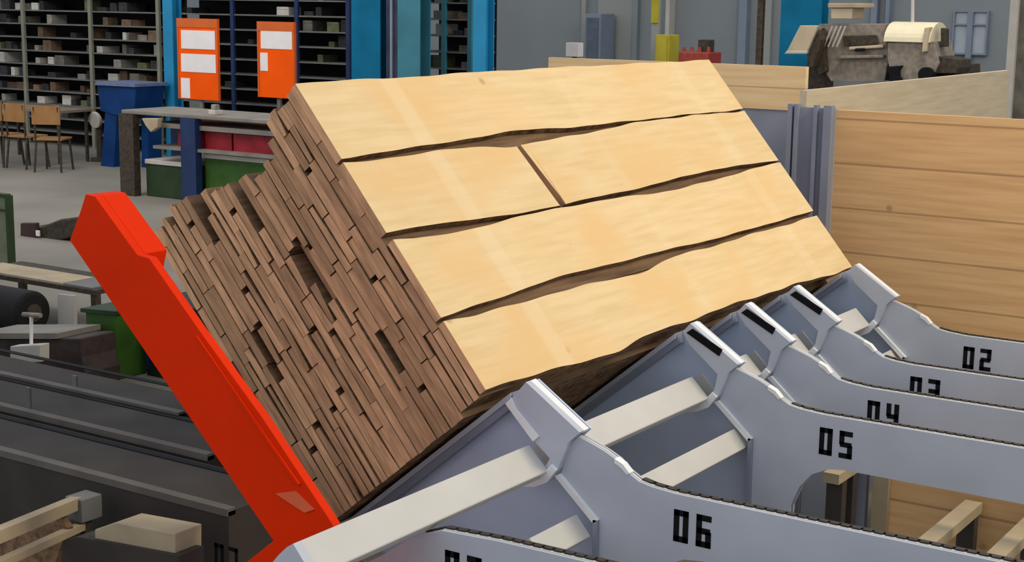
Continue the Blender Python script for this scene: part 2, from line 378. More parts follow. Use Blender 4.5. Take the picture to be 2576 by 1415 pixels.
# low arm 07 in the foreground
t7 = thing('support_arm', (4.3, 3.2, 0), 'low grey arm stencilled 07 at the bottom edge, under the light cross tube', 'machine arm', 'numbered support arms')
top7 = [(3.42, .55), (3.33, .615), (3.24, .665), (3.15, .700), (2.9, .712), (2.0, .722), (-.5, .722)]
f7 = top7 + [(-.5, .47), (2.5, .47), (2.7, .36), (2.76, 0), (3.9, 0), (3.9, .30), (3.6, .44)]
MB().prism(f7, 4.3, 4.312).build('face_plate', M['grey'], t7)
MB().prism([(y, z-.004) for y, z in f7], 4.342, 4.352).build('rear_plate', M['grey'], t7)
tp = MB()
for (ya, za), (yb, zb) in zip(top7, top7[1:]): tp.prism([(ya, za-.012), (yb, zb-.012), (yb, zb+.002), (ya, za+.002)], 4.312, 4.326)
tp.build('top_strip', M['tube'], t7)
digits(t7, '07', 3.135, .632, 4.3)
ch = MB(); chain(ch, [(y, z+.001) for y, z in top7[2:]], 4.332); o = ch.build('chain', M['chain'], t7); o['label'] = 'dark conveyor chain along the top edge'

# ------------------------------------------------------------------ tilting frame: plates + cross tubes move together
tf = thing('tilting_frame', (6.5, 3.2, 0), 'grey tilting frame of gusset plates joined by light cross tubes under the boards', 'machine frame')
ET = -NN
def ST2(s, t): q = P2+EW*s+ET*t; return (q.y, q.z)
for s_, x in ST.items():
    A = (3.306, 1.076); B = (3.047, .908)
    far = ST2(-.045, 1.30); near = ST2(-.045, -.02)
    web = [(3.312, 1.068), (3.052, .90), (3.10, .852), (3.125, .79), (3.15, .71), (2.968, .55), (2.968, .12), (3.9, .12), far, near]
    w = MB().prism(web, x+.062, x+.074).build('gusset_plate', M['gusset'], tf)
    # support rail carrying the boards
    MB().prism([near, far, (far[0]-.035, far[1]-.042), ST2(-.095, -.0)], x+.0, x+.052).build('support_rail', M['greyd'], tf)
    MB().prism([near, far, (far[0]-.012, far[1]-.016), ST2(-.066, -.0)], x-.012, x+.16).build('rail_cap', M['grey'], tf)
    # head plate and hub
    hub = [A, B, (3.10, .855), (3.12, .80), (3.145, .735), (3.19, .675), (3.25, .645), (3.335, .632), (3.27, .70), (3.20, .745), (3.185, .775), (3.262, .835), (3.275, .884), (3.345, .955), (3.372, 1.0)]
    if s_ != '06':
        hub = [A, B, (3.10, .855), (3.12, .80), (3.145, .735), (3.19, .675), (3.25, .645), (3.335, .632), (3.27, .675), (3.215, .71), (3.165, .765), (3.15, .845), (3.225, .905), (3.30, .965), (3.345, 1.03)]
    MB().prism(hub, x-.035, x+.0).build('head_plate', M['grey'], tf)
    MB().prism([A, B, (3.055, .897), (3.316, 1.064)], x+.0005, x+.04).build('head_flange', M['galv'], tf)
    if s_ == '06':
        MB().prism([(3.372, 1.0), (3.40, .972), (3.262, .835), (3.235, .86), (3.345, .955)], x-.045, x-.036).build('wear_strip', M['galv'], tf)
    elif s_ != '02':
        MB().prism([W(u, v, 6.53) for u, v in ((1726, 838), (1741, 828), (1816, 881), (1808, 897))], x-.042, x-.036).build('painted_shadow_line', M['black'], tf)  # black strip standing in for the shadow line below the head flange
    MB().prism([(3.145, .735), (3.19, .675), (3.25, .645), (3.335, .632), (3.27, .66), (3.215, .70), (3.17, .755)], x-.05, x-.034).build('hub_ring', M['galv'], tf)
xs = [3.66, 5.085]+[6.574-.035, 7.188-.035, 7.81-.035, 8.715-.035]
def sqtube(mb, x0, x1, a, b, depth):          # a-b is the visible sunlit face in (y, z)
    ay, az = a; by, bz = b; L = math.hypot(by-ay, bz-az); ny, nz = -(bz-az)/L, (by-ay)/L
    if nz > 0: ny, nz = -ny, -nz
    mb.prism([a, b, (by+ny*depth, bz+nz*depth), (ay+ny*depth, az+nz*depth)], x0, x1)
cuts = [3.66, 5.084, 5.175, 6.535, 6.63, 7.15, 7.245, 7.772, 7.868, 8.678]
for i in range(0, 10, 2):
    mb = MB(); sqtube(mb, cuts[i], cuts[i+1], (3.283, .818), (3.187, .722), .06); mb.build('cross_tube', M['tube'], tf, bevel=.006)
for i in range(5):
    x0 = [3.9, 5.2, 6.655, 7.27, 7.89][i]; x1 = [5.10, 6.63, 7.245, 7.867, 8.77][i]
    if i == 0: continue
    mb = MB(); sqtube(mb, x0, x1, (3.06, .585), (2.995, .50), .07); mb.build('lower_tube', M['tube'], tf, bevel=.005)
mb = MB(); sqtube(mb, 4.75, 5.10, (3.06, .56), (2.99, .48), .07); mb.build('lower_tube', M['tube'], tf, bevel=.005)
MB().prism([W(737, 1369, 3.62), W(722, 1377, 3.62), W(700, 1398, 3.62), W(672, 1432, 3.62), (3.50, .30), (3.22, .30), (3.20, .76)], 3.62, 3.66).build('end_plate', M['grey'], tf)

# orange stack lifter arms
def orange_arm(x, x1, label, hook=True):
    t = thing('orange_lifter_arm', (x, 4.1, 0), label, 'machine arm', 'orange backing arms behind the boards')
    prof = [(4.585, 1.835), (4.635, 1.842), (4.66, 1.80), (4.755, 1.651), (3.70, .628), (3.62, .50), (3.98, .30), (3.75, .30), (3.36, .62), (3.426, .768), (3.573, .955), (4.057, 1.382), (4.33, 1.615)] if 0 else \
           [(4.60, 1.838), (4.653, 1.842), (4.685, 1.775), (4.755, 1.651), (3.70, .632), (3.86, .50), (4.05, .30), (3.55, .30), (3.30, .62), (3.426, .768), (3.745, 1.095), (4.057, 1.382), (4.31, 1.625), (4.375, 1.632)]
    MB().prism(prof, x, x+.04).build('side_plate', M['red'], t, bevel=.003)
    MB().prism([(4.60, 1.838), (4.653, 1.842), (4.70, 1.75), (4.40, 1.55), (4.375, 1.632)], x+.04, x+.155).build('top_block', M['red'], t, bevel=.003)
    back = [(4.755, 1.651), (3.70, .632), (3.715, .65-.05), (4.775, 1.632)]
    MB().prism([(4.74, 1.636), (3.72, .652), (3.76, .65), (4.78, 1.622)], x+.04, x+x1).build('back_flange', M['red'], t)
    MB().prism([(4.06, 1.362), (3.56, .880), (3.568, .872), (4.068, 1.354)], x-.012, x).build('edge_ridge', M['red'], t)
    o = MB().prism([W(695, 1242, x), W(745, 1236, x), W(792, 1282, x), W(768, 1290, x)], x-.006, x).build('worn_patch', M['redl'], t)
    return t
orange_arm(4.0, .13, 'orange steel arm slanting down in front of the rough board ends')

# ------------------------------------------------------------------ dark beams left of the stack
for i, (x, ztop) in enumerate(((4.24, .595), (4.72, .600), (5.13, .605))):
    lab = ('nearest dusty dark grey beam left of the orange arm, stencilled at its right end', 'middle one of the three dark grey beams left of the orange arm', 'rear one of the three dark grey beams, below the green bin')[i]
    t = thing('conveyor_beam', (x, 6.5, 0), lab, 'beam', 'dark beams left of the orange arm')
    y0 = (4.16, 4.75, 5.35)[i]
    MB().box((x, y0, .0), (x+(.415 if i < 2 else .3), 10.5, ztop-.012)).build('beam_body', M['beam'], t)
    MB().box((x-.006, y0, ztop-.03), (x+.04, 10.5, ztop)).build('edge_strip', M['beamed'], t)
    MB().box((x+.36, y0, ztop-.012), (x+.40, 10.5, ztop-.008)).build('chain_slot', M['black'], t)
    if i == 0:
        digits(t, '07', W(535, 1368, x)[0]-.01, W(540, 1366, x)[1], x, w=.05, h=.10, st=.016, pitch=.078)
    if i > 0:
        for (u, v0, v1) in ([(70, 975, 1030)] if i == 1 else [(186, 945, 975)]):
            a = W(u-6, v0, x-.012); b = W(u+6, v1, x-.012)
            MB().box((x-.012, b[0], b[1]), (x, a[0], a[1])).build('edge_bracket', M['shelf'], t)

# bottom-left corner
def quad(name, x, x1, pts, m, parent=None, bevel=0):
    return MB().prism([W(u, v, x) for u, v in pts], x, x1).build(name, m, parent, bevel)
t = thing('timber_rail', (3.6, *W(60, 1320, 3.6)), 'pale timber rail with a grey end bracket in the bottom left corner', 'rail')
a = W(-60, 1385, 3.3); mb = MB()
p0 = Vector((3.15, *W(-120, 1395, 3.15))); p1 = Vector((4.10, *W(200, 1262, 4.10)))
mb.bar(p0, p1, .05, .05); mb.build('rail', M['tan'], t)
mb = MB(); mb.bar(p0+Vector((0, -.02, -.10)), p1+Vector((0, -.02, -.10)), .04, .03); mb.build('lower_rail', M['tan'], t)
MB().prism([(p1.y+.03, p1.z+.03), (p1.y-.07, p1.z+.03), (p1.y-.07, p1.z-.07), (p1.y+.03, p1.z-.07)], 4.05, 4.16).build('end_bracket', M['shelf'], t, bevel=.004)
MB().prism([(p1.y-.02, p1.z-.07), (p1.y-.05, p1.z-.07), (p1.y-.05, .0), (p1.y-.02, 0)], 4.08, 4.12).build('leg', M['beam'], t)
t = thing('brown_panel', (3.7, *W(60, 1400, 3.7)), 'brown board below the timber rail in the bottom left corner', 'board')
quad('panel', 3.95, 3.98, [(-40, 1345), (150, 1300), (170, 1330), (130, 1440), (-40, 1440)], M['rough'], t)
yb, zb = W(60, 1440, 3.95)
MB().prism([(yb+.05, 0), (yb-.05, 0), (yb-.05, zb+.03), (yb+.05, zb+.03)], 3.95, 3.98).build('leg', M['rough'], t)
t = thing('pale_block', (3.9, *W(350, 1350, 3.9)), 'pale wooden block on a dark bracket in front of the grey beams', 'block')
pa = [W(248, 1330, 3.9), W(300, 1312, 3.9), W(450, 1340, 3.9), W(450, 1398, 3.9), W(300, 1372, 3.9), W(248, 1358, 3.9)]
MB().prism(pa, 3.88, 4.02).build('block', M['tan'], t, bevel=.004)
quad('bracket', 3.86, 3.99, [(160, 1362), (195, 1352), (450, 1400), (450, 1440), (150, 1440)], M['beam'], t)
yb, zb = W(300, 1440, 3.86); MB().box((3.9, yb-.1, 0), (3.95, yb+.02, zb+.02)).build('leg', M['beam'], t)

# ------------------------------------------------------------------ objects under the arms (seen through the opening)
t = thing('inner_crate', (7.2, 2.6, 0), 'low plank crate under the arms, seen below the 05 arm', 'crate')
y_a = 3.05; 
MB().box((7.05, .3, .02), (7.09, 2.44, .42)).build('plank_side', M['panel'], t)
MB().box((7.02, 2.44, 0), (7.10, 2.52, .46)).build('corner_post', M['tan'], t)
MB().box((7.09, 2.40, .02), (8.5, 2.44, .42)).build('plank_side', M['palewood'], t)
MB().box((7.04, 2.56, 0), (7.08, 2.70, .40)).build('end_plate', M['greyd'], t)
MB().box((7.02, 2.71, 0), (7.10, 2.76, .42)).build('corner_post', M['tan'], t)
for i, (yy, zz, x0, x1, mm, lab) in enumerate(((2.02, .30, 5.3, 7.02, 'tan', 'pale timber bearer under the arms, nearer the opening middle'), (1.72, .30, 5.3, 7.02, 'tan', 'pale timber bearer under the arms, at the right of the opening'), (2.62, .40, 6.72, 7.02, 'tan', 'short timber bearer at the left end of the opening under the 05 arm'))):
    t = thing('timber_bearer', (x0, yy, 0), lab, 'beam', 'bearers under the arms')
    MB().box((x0, yy-.04, zz-.05), (x1, yy+.04, zz)).build('bearer', M[mm], t)
    MB().box((x0+.05, yy-.04, 0), (x0+.11, yy+.04, zz-.05)).build('leg', M['beam'], t)
    MB().box((x1-.11, yy-.04, 0), (x1-.05, yy+.04, zz-.05)).build('leg', M['beam'], t)

# ------------------------------------------------------------------ plank-lined bins on the right
XB = 9.8
yl = W(2105, 278, XB)[0]; zt = 1.915
t = thing('timber_bin', (XB, yl, 0), 'large timber bin lined with wide planks behind the numbered arms', 'bin')
MB().box((XB, .2, 0), (XB+.05, yl, zt)).build('front_panel', M['panel'], t)
ys, zs = W(2030, 228, XB)
r_ = fw + rt*(2540-1288)/F - up*(180-707.5)/F; xe = r_.x*(ys/r_.y)
MB().box((XB+.0, ys, 0), (xe, ys+.05, zs)).build('side_panel', M['palewood'], t)
MB().box((XB-.05, yl, 0), (XB-.005, W(1990, 270, XB)[0], zt+.01)).build('corner_plate', M['greyd'], t)
for u0, u1 in ((2085, 2105), (2060, 2068), (1995, 2006), (2012, 2020)):
    a = W(u1, 270, XB)[0]; b = W(u0, 270, XB)[0]
    MB().box((XB-.09, a, 0), (XB-.03, b, zt+.03)).build('corner_rib', M['greyd'], t)
XC = 10.6
ya, za = W(1380, 138, XC); yb, zb = W(2028, 172, XC); zm = W(2020, 280, XC)[1]
t = thing('timber_bin', (XC, yb, 0), 'second timber bin behind the upper right corner of the board stack', 'bin')
MB().box((XC, yb, zm), (XC+.05, ya, zb+.01)).build('front_panel', wood('bin_planks_orange', (.95, .68, .38), (.85, .56, .28), grain=(14, .8, 14), planks=.23), t)
MB().box((XC+.01, yb, 0), (XC+.06, ya, zm)).build('lower_plate', M['greyd'], t)
# far pale post on the right edge
t = thing('concrete_post', (15.5, W(2556, 200, 15.5)[0], 0), 'weathered grey post at the right edge behind the pale bin side', 'post')
a = W(2600, 200, 15.5)[0]; b = W(2540, 200, 15.5)[0]
MB().box((15.5, a, 0), (15.9, b, W(2550, -60, 15.5)[1])).build('post_body', mat('weathered_post', (.17, .155, .13), .8, var=.25, scale=6), t)
MB().box((15.44, b-.05, 0), (15.5, b+.03, W(2550, -60, 15.5)[1])).build('edge_strip', M['white'], t)

# ------------------------------------------------------------------ machine upper right
XM = 18.6
def mq(name, pts, m, parent, d0=0, d1=.5, bevel=.01):
    return MB().prism([W(u, v, XM+d0) for u, v in pts], XM+d0, XM+d1).build(name, m, parent, bevel)
t = thing('lathe', (XM, W(2200, 200, XM)[0], 0), 'metalworking machine with cream hood and slanted beige panel, above the pale bin side', 'machine')
mq('bed', [(2030, 150), (2090, 165), (2230, 170), (2400, 165), (2410, 420), (2060, 420), (2030, 190)], M['darks'], t, .15, 1.2)
mq('headstock', [(2060, 60), (2225, 60), (2235, 150), (2225, 205), (2090, 205), (2060, 160)], M['steel'], t, .0, .9)
mq('recess', [(2120, 90), (2205, 88), (2210, 112), (2125, 116)], M['darks'], t, -.03, 0)
mq('rail', [(2135, 118), (2222, 112), (2222, 120), (2135, 126)], M['beige'], t, -.06, 0)
mq('rail', [(2110, 140), (2222, 138), (2222, 146), (2110, 148)], M['steel'], t, -.08, 0)
mq('slot', [(2150, 122), (2175, 121), (2175, 129), (2150, 130)], M['black'], t, -.09, -.06)
mq('side_cover', [(2040, 110), (2068, 70), (2078, 180), (2060, 190)], M['darks'], t, -.1, .3)
mb = MB()
for k in range(4):
    p = (XM-.12, *W(2072+k*11, 118, XM-.12)); q = (XM-.12, *W(2094+k*11, 66, XM-.12)); mb.cyl(p, q, .012, n=8)
mb.build('control_rods', M['white'], t)
mq('slanted_panel', [(1978, 130), (2012, 64), (2058, 64), (2030, 130)], M['beige'], t, -.35, -.28)
mq('panel_rim', [(1972, 136), (1978, 128), (2030, 128), (2028, 136)], M['white'], t, -.36, -.27)
mq('panel_bracket', [(2028, 130), (2056, 75), (2066, 100), (2045, 170), (2036, 170)], M['darks'], t, -.30, .0)
mq('top_box', [(2090, 20), (2145, 20), (2142, 48), (2090, 48)], M['beige'], t, -.05, .35)
mq('top_lid', [(2082, 8), (2165, 8), (2165, 20), (2082, 20)], M['tan'], t, -.08, .4)
# hood: half-round cover lying along y
yh0, zh0 = W(2236, 110, XM); yh1, _ = W(2352, 110, XM); r = .21
zc = W(2290, 105, XM)[1]
mb = MB(); prof = [(XM+.15+.34*math.cos(a_), zc+.24*math.sin(a_)) for a_ in [PI*i/14 for i in range(15)]]
bmv = mb.bm; A = [bmv.verts.new((x, yh0, z)) for x, z in prof]; B = [bmv.verts.new((x, yh1, z)) for x, z in prof]
bmv.faces.new(A); bmv.faces.new(B[::-1])
for i in range(14): bmv.faces.new((A[i], B[i], B[i+1], A[i+1]))
bmv.faces.new((A[0], A[14], B[14], B[0])); mb.build('hood', M['cream'], t)
mq('tailstock', [(2232, 106), (2350, 104), (2362, 160), (2340, 205), (2245, 205), (2232, 150)], M['steel'], t, -.15, .5)
mq('hood_edge', [(2325, 70), (2338, 68), (2330, 130), (2318, 132)], M['beige'], t, -.22, .3)
mq('support_foot', [(2228, 168), (2270, 165), (2262, 176), (2262, 300), (2236, 300), (2236, 188)], M['black'], t, -.2, -.1)
mq('motor_block', [(2352, 140), (2410, 150), (2412, 172), (2405, 185), (2352, 185)], M['darks'], t, -.1, .4)
mq('motor_cap', [(2366, 70), (2378, 72), (2378, 118), (2366, 118)], M['darks'], t, -.05, .1)
mb = MB(); c = W(2330, 188, XM-.2); mb.cyl((XM-.24, *c), (XM+.1, *c), .09); mb.build('handwheel', M['black'], t)
mb = MB(); c = W(2255, 205, XM-.2); mb.cyl((XM-.24, *c), (XM+.1, *c), .07); mb.build('handwheel', M['black'], t)
mb = MB(); p = W(2285, 62, XM); q = W(2286, -40, XM); mb.cyl((XM+.15, *p), (XM+.15, *q), .022, n=10); mb.build('vent_pipe', M['white'], t)
mq('base', [(2095, 200), (2400, 205), (2400, 420), (2095, 420)], M['shelf'], t, -.05, 1.0)
yb0, zz0 = W(2400, 420, XM); yb1, _ = W(2060, 420, XM)
MB().box((XM, yb0, 0), (XM+1, yb1, zz0+.05)).build('pedestal', M['darks'], t)

# things on the grey wall side
def col(name, u0, u1, x, m, label, cat='column', group=None, v1=None, parts=None, depth=.25):
    y0 = W(u1, 80, x)[0]; y1 = W(u0, 80, x)[0]
    t = thing(name, (x, (y0+y1)/2, 0), label, cat, group)
    mb = MB(); w = y1-y0; f = min(.03, w*.2)
    mb.box((x, y0, 0), (x+.02, y1, 5)); mb.box((x+depth-.02, y0, 0), (x+depth, y1, 5)); mb.box((x+.02, (y0+y1)/2-f/2, 0), (x+depth-.02, (y0+y1)/2+f/2, 5))
    mb.build('column_section', m, t)
    MB().box((x-.03, y0-.04, 0), (x+depth+.03, y1+.04, .02)).build('base_plate', m, t)
    return t, y0, y1
col('blue_column', 1962, 2064, 19.8, M['blue'], 'wide blue steel column behind the slanted beige machine panel')
col('steel_post', 1903, 1916, 18, M['darks'], 'thin dark post left of the wide blue column', 'post', depth=.08)
t, y0, y1 = col('blue_column', 884, 956, 16.9, M['blue'], 'wide blue column right of the dark rack, left of the narrow gap')
t, y0, y1 = col('blue_column', 1000, 1056, 16.9, M['teal'], 'teal column right of the narrow gap between the two wide columns')
t, y0, y1 = col('blue_column', 1190, 1222, 16.9, M['blueb'], 'narrow bright blue column at the right end of the racks, beside the grey wall', depth=.2)
t, y0, y1 = col('blue_column', 410, 434, 16.9, M['blueb'], 'narrow blue column between the left rack and the orange boards', depth=.2)
# infill between columns
y0 = W(1000, 80, 16.9)[0]; y1 = W(956, 80, 16.9)[0]
t = thing('dark_infill_panel', (16.95, (y0+y1)/2, 0), 'dark bluish panel filling the gap between blue and teal columns', 'panel')
MB().box((16.98, y0+.045, .03), (17.02, y1-.045, 5)).build('panel_sheet', mat('dusk_panel', (.045, .05, .09), .6, var=.3, scale=3), t)
ym = (y0+y1)/2; MB().box((16.95, ym-.02, 0.03), (16.98, ym+.02, 5)).build('cover_strip', M['wallb'], t)
t = thing('wall_cabinet', (26.9, *W(1495, 135, 26.9)), 'tall grey-blue cabinet standing at the grey wall', 'cabinet')
a = W(1512, 35, 26.9); b = W(1472, 35, 26.9)
MB().box((26.9, a[0], 0), (27.45, b[0], a[1])).build('cabinet_body', M['wallb'], t, bevel=.01)
MB().box((26.88, a[0]+.05, .1), (26.9, b[0]-.05, a[1]-.08)).build('door', mat('cabinet_door', (.10, .13, .17), .6), t)
t = thing('white_box', (20, *W(1438, 132, 20)), 'small white box peeking above the far bin edge by the grey wall', 'box')
a = W(1455, 108, 20); b = W(1423, 132, 20)
MB().box((20, a[0], b[1]-.06), (20.15, b[0], a[1])).build('box_body', M['paper'], t, bevel=.004)
MB().box((20.05, (a[0]+b[0])/2-.03, 0), (20.1, (a[0]+b[0])/2+.03, b[1]-.06)).build('pole', M['shelf'], t)
t = thing('yellow_cabinet', (19, W(1665, 140, 19)[0], 0), 'olive yellow cabinet behind the top edge of the board stack', 'cabinet')
a = W(1684, 88, 19); b = W(1648, 88, 19)
MB().box((19, a[0], 0), (19.3, b[0], a[1])).build('cabinet_body', M['yellow'], t, bevel=.01)
MB().box((18.985, a[0]+.03, .2), (19, b[0]-.03, a[1]-.04)).build('door', M['yellow'], t)
t = thing('yellow_strip', (19.2, W(1636, 30, 19.2)[0], 0), 'olive marker post reaching out of frame above the yellow cabinet', 'post')
a = W(1644, 58, 19.2); b = W(1626, 58, 19.2)
MB().box((19.35, a[0], 0), (19.4, b[0], 4)).build('post_body', M['wallp'], t)
MB().box((19.33, a[0], a[1]), (19.35, b[0], 4)).build('olive_band', M['yellow'], t)
t = thing('red_machine', (18.3, W(1740, 140, 18.3)[0], 0), 'dull red machine top just above the upper edge of the board stack', 'machine')
a = W(1782, 126, 18.3); b = W(1706, 126, 18.3)
MB().box((18.3, a[0], 0), (18.7, b[0], a[1]-.03)).build('housing', M['cherry'], t, bevel=.02)
for u in (1712, 1732, 1752, 1774):
    p = W(u, 124, 18.3); MB().cyl((18.4, p[0], a[1]-.03), (18.4, p[0], p[1]+.03), .03, .02, n=12).build('knob', M['cherry'], t)
MB().box((18.42, W(1772, 110, 18.3)[0], a[1]-.04), (18.6, W(1745, 110, 18.3)[0], W(1750, 100, 18.3)[1])).build('top_cap', M['darks'], t, bevel=.01)

# ------------------------------------------------------------------ storage racks with boxes
XR = 18.0
LEV = [.25+.233*i for i in range(14)]
BM = [M['box1'], M['box2'], M['box3'], M['box4'], M['box5']]
LV = ['lowest', 'second', 'third', 'fourth', 'fifth', 'sixth', 'seventh', 'eighth', 'ninth', 'tenth', 'eleventh', 'twelfth', 'thirteenth', 'fourteenth']
def rack(y0, y1, posts, label, pm, fill, wts, names):
    t = thing('storage_rack', (XR, (y0+y1)/2, 0), label, 'rack', 'tall storage racks')
    MB().box((XR+.62, y0, 0), (XR+.64, y1, 3.5)).build('back_panel', M['dark'], t)
    for p in posts:
        MB().box((XR-.02, p-.035, 0), (XR+.03, p+.035, 3.5)).build('upright', pm, t)
    for z in LEV:
        MB().box((XR, y0, z-.022), (XR+.6, y1, z)).build('shelf', M['shelf'], t)
    for li, z in enumerate(LEV[1:12]):
        for bi, (pa, pb) in enumerate(zip(posts, posts[1:])):
            y = pa+.06
            while y < pb-.2:
                w = random.uniform(.09, .26); h = random.uniform(.06, .18)
                if random.random() < fill(z):
                    m = random.choices(BM, wts(z))[0]
                    d = random.uniform(.2, .45); x = XR+random.uniform(.02, .12)
                    mb = MB().box((x, y, z), (x+d, min(y+w, pb-.06), z+h))
                    mb.box((x-.006, y+.01, z+h*.75), (x+.0, min(y+w, pb-.06)-.01, z+h+.004)) 
                    o = mb.build('storage_box', m)
                    kind = {0: 'grey', 1: 'brown', 2: 'pale', 3: 'black', 4: 'olive'}[BM.index(m)]
                    tag(o, f'{kind} box, {LV[li+1]} shelf up, {names[bi]}', 'box', f'{kind} boxes on shelf {LV[li+1]} of the {names[bi]}')
                y += w+random.uniform(.02, .12)
rack(19.0, 24.6, [19.02, 20.66, 22.4, 24.5], 'tall dark rack of packed shelves at the far left, behind the chairs', M['post'],
     lambda z: .62 if z < 1.9 else .45, lambda z: (5, 4, 6 if z < 1.7 else 1.5, 4, 2), ['left rack, bay nearest the blue column', 'left rack, bay beside the tall olive post', 'left rack, leftmost bay'])
rack(14.95, 18.7, [14.98, 16.0, 17.35, 18.68], 'tall dark rack behind the two orange boards', M['navy'],
     lambda z: .26, lambda z: (3, 2, 1.2, 4, 2), ['middle rack, bay by the wide blue column', 'middle rack, bay behind the orange boards', 'middle rack, bay by the narrow blue column'])
rack(12.72, 13.75, [12.74, 13.2, 13.72], 'narrow rack of small parts between the teal and bright blue columns', M['teal'],
     lambda z: .7, lambda z: (4, 4, 2, 3, 3), ['narrow right rack, right bay', 'narrow right rack, left bay'])

# orange boards with white sheets
XO = 16.5
def oboard(u0, u1, v0, v1, sheets, label):
    a = W(u1, v0, XO); b = W(u0, v1, XO)
    t = thing('orange_board', (XO, (a[0]+b[0])/2, 0), label, 'board', 'orange boards with white sheets')
    MB().box((XO, a[0], b[1]), (XO+.04, b[0], a[1])).build('panel', M['orange'], t, bevel=.005)
    mb = MB(); mb.box((XO-.012, a[0], a[1]-.13), (XO, b[0], a[1])); mb.build('header_strip', M['oranged'], t)
    f = .025
    MB().box((XO-.01, a[0], b[1]), (XO, a[0]+f, a[1]-.13)).build('side_frame', M['oranged'], t)
    MB().box((XO-.01, b[0]-f, b[1]), (XO, b[0], a[1]-.13)).build('side_frame', M['oranged'], t)
    for (p, q, r_, s_) in sheets:
        c = W(r_, q, XO); d = W(p, s_, XO)
        MB().box((XO-.008, c[0], d[1]), (XO-.001, d[0], c[1])).build('white_sheet', M['paper'], t)
    MB().box((XO+.04, (a[0]+b[0])/2-.03, 0), (XO+.08, (a[0]+b[0])/2+.03, a[1]-.1)).build('stand_post', M['shelf'], t)
    MB().box((XO-.1, (a[0]+b[0])/2-.2, 0), (XO+.2, (a[0]+b[0])/2+.2, .03)).build('stand_foot', M['shelf'], t)
oboard(450, 547, 48, 248, [(457, 78, 541, 122), (457, 138, 543, 180), (457, 197, 478, 246)], 'left orange board with two wide white sheets and one narrow sheet')
oboard(650, 740, 56, 244, [(657, 78, 735, 122), (656, 133, 674, 178)], 'right orange board with one wide white sheet over a narrow one')

# blue tipping bin
t = thing('blue_bin', (16.2, W(300, 385, 16.2)[0], 0), 'blue tipping bin with a pale rim in front of the left rack', 'bin')
XL = 16.2
q = lambda u, v: W(u, v, XL)
MB().prism([q(243, 212), q(342, 216), q(336, 280), q(290, 292), q(252, 280)], XL, XL+.6).build('hopper', M['bluebin'], t, bevel=.02)
MB().prism([q(245, 205), q(344, 211), q(344, 219), q(243, 214)], XL-.04, XL+.64).build('rim', mat('pale_blue_rim', (.13, .17, .30), .5), t)
a = q(250, 385); b = q(285, 285)
MB().prism([(q(250, 384)[0], 0), (q(282, 384)[0], 0), q(292, 285), q(262, 285)], XL+.02, XL+.3).build('leg', M['bluebin'], t)
MB().prism([(q(318, 384)[0], 0), (q(335, 384)[0], 0), q(335, 275), q(318, 275)], XL+.3, XL+.58).build('leg', M['bluebin'], t)

# white disc stool
XS = 16.6; c = W(236, 303, XS)
t = thing('round_disc_stand', (XS, c[0], 0), 'pale round disc on a dark foot left of the blue bin', 'stand')
MB().cyl((XS, *c), (XS+.06, c[0], c[1]+.01), .13, n=28).build('disc', M['white'], t, bevel=.01)
MB().cyl((XS+.1, c[0], 0), (XS+.1, c[0], c[1]-.05), .05, n=12).build('stem', M['darks'], t)
MB().cyl((XS+.1, c[0], 0), (XS+.1, c[0], .05), .15, n=20).build('foot', M['darks'], t)

# table and chairs
XT = 15.6
a = W(105, 282, XT)
t = thing('canteen_table', (XT, 19.9, 0), 'brown table at the far left behind the wooden chairs', 'table')
zt_ = a[1]
MB().box((XT+.3, a[0], zt_-.04), (XT+1.0, a[0]+1.8, zt_)).build('tabletop', mat('brown_tabletop', (.22, .17, .12), .6), t)
for dx, dy in ((.35, .05), (.35, 1.7), (.9, .05), (.9, 1.7)):
    MB().box((XT+dx, a[0]+dy, 0), (XT+dx+.04, a[0]+dy+.04, zt_-.04)).build('leg', M['darks'], t)
def chair(u, x, rz, label):
    c = W(u, 400, x)
    t = thing('wooden_chair', (x, c[0], 0), label, 'chair', 'plywood chairs at the table')
    def P(name, mb, m):
        o = mb.build(name, m, None, origin=(0, 0, 0)); o.parent = t
    sc = 1.08
    P('seat', MB().box((-.2*sc, -.2*sc, .44*sc), (.2*sc, .2*sc, .465*sc)), M['chairw'])
    P('backrest', MB().box((-.23*sc, -.2*sc, .66*sc), (-.205*sc, .2*sc, .92*sc)), M['chairw'])
    for sx, sy in ((-1, -1), (-1, 1), (1, -1), (1, 1)):
        mb = MB(); mb.cyl((.22*sc*sx, .19*sc*sy, 0), (.17*sc*sx, .17*sc*sy, .44*sc), .018, n=8)
        if sx < 0: mb.cyl((-.19*sc, .17*sc*sy, .44*sc), (-.22*sc, .17*sc*sy, .9*sc), .018, n=8)
        P('leg', mb, M['darks'])
    t.rotation_euler = (0, 0, rz)
chair(135, 15.3, .5, 'orange plywood chair nearest the blue bin at the far left')
chair(70, 15.35, .1, 'plywood chair second from the blue bin at the far left')
chair(8, 15.3, .2, 'plywood chair at the far left edge of the picture')

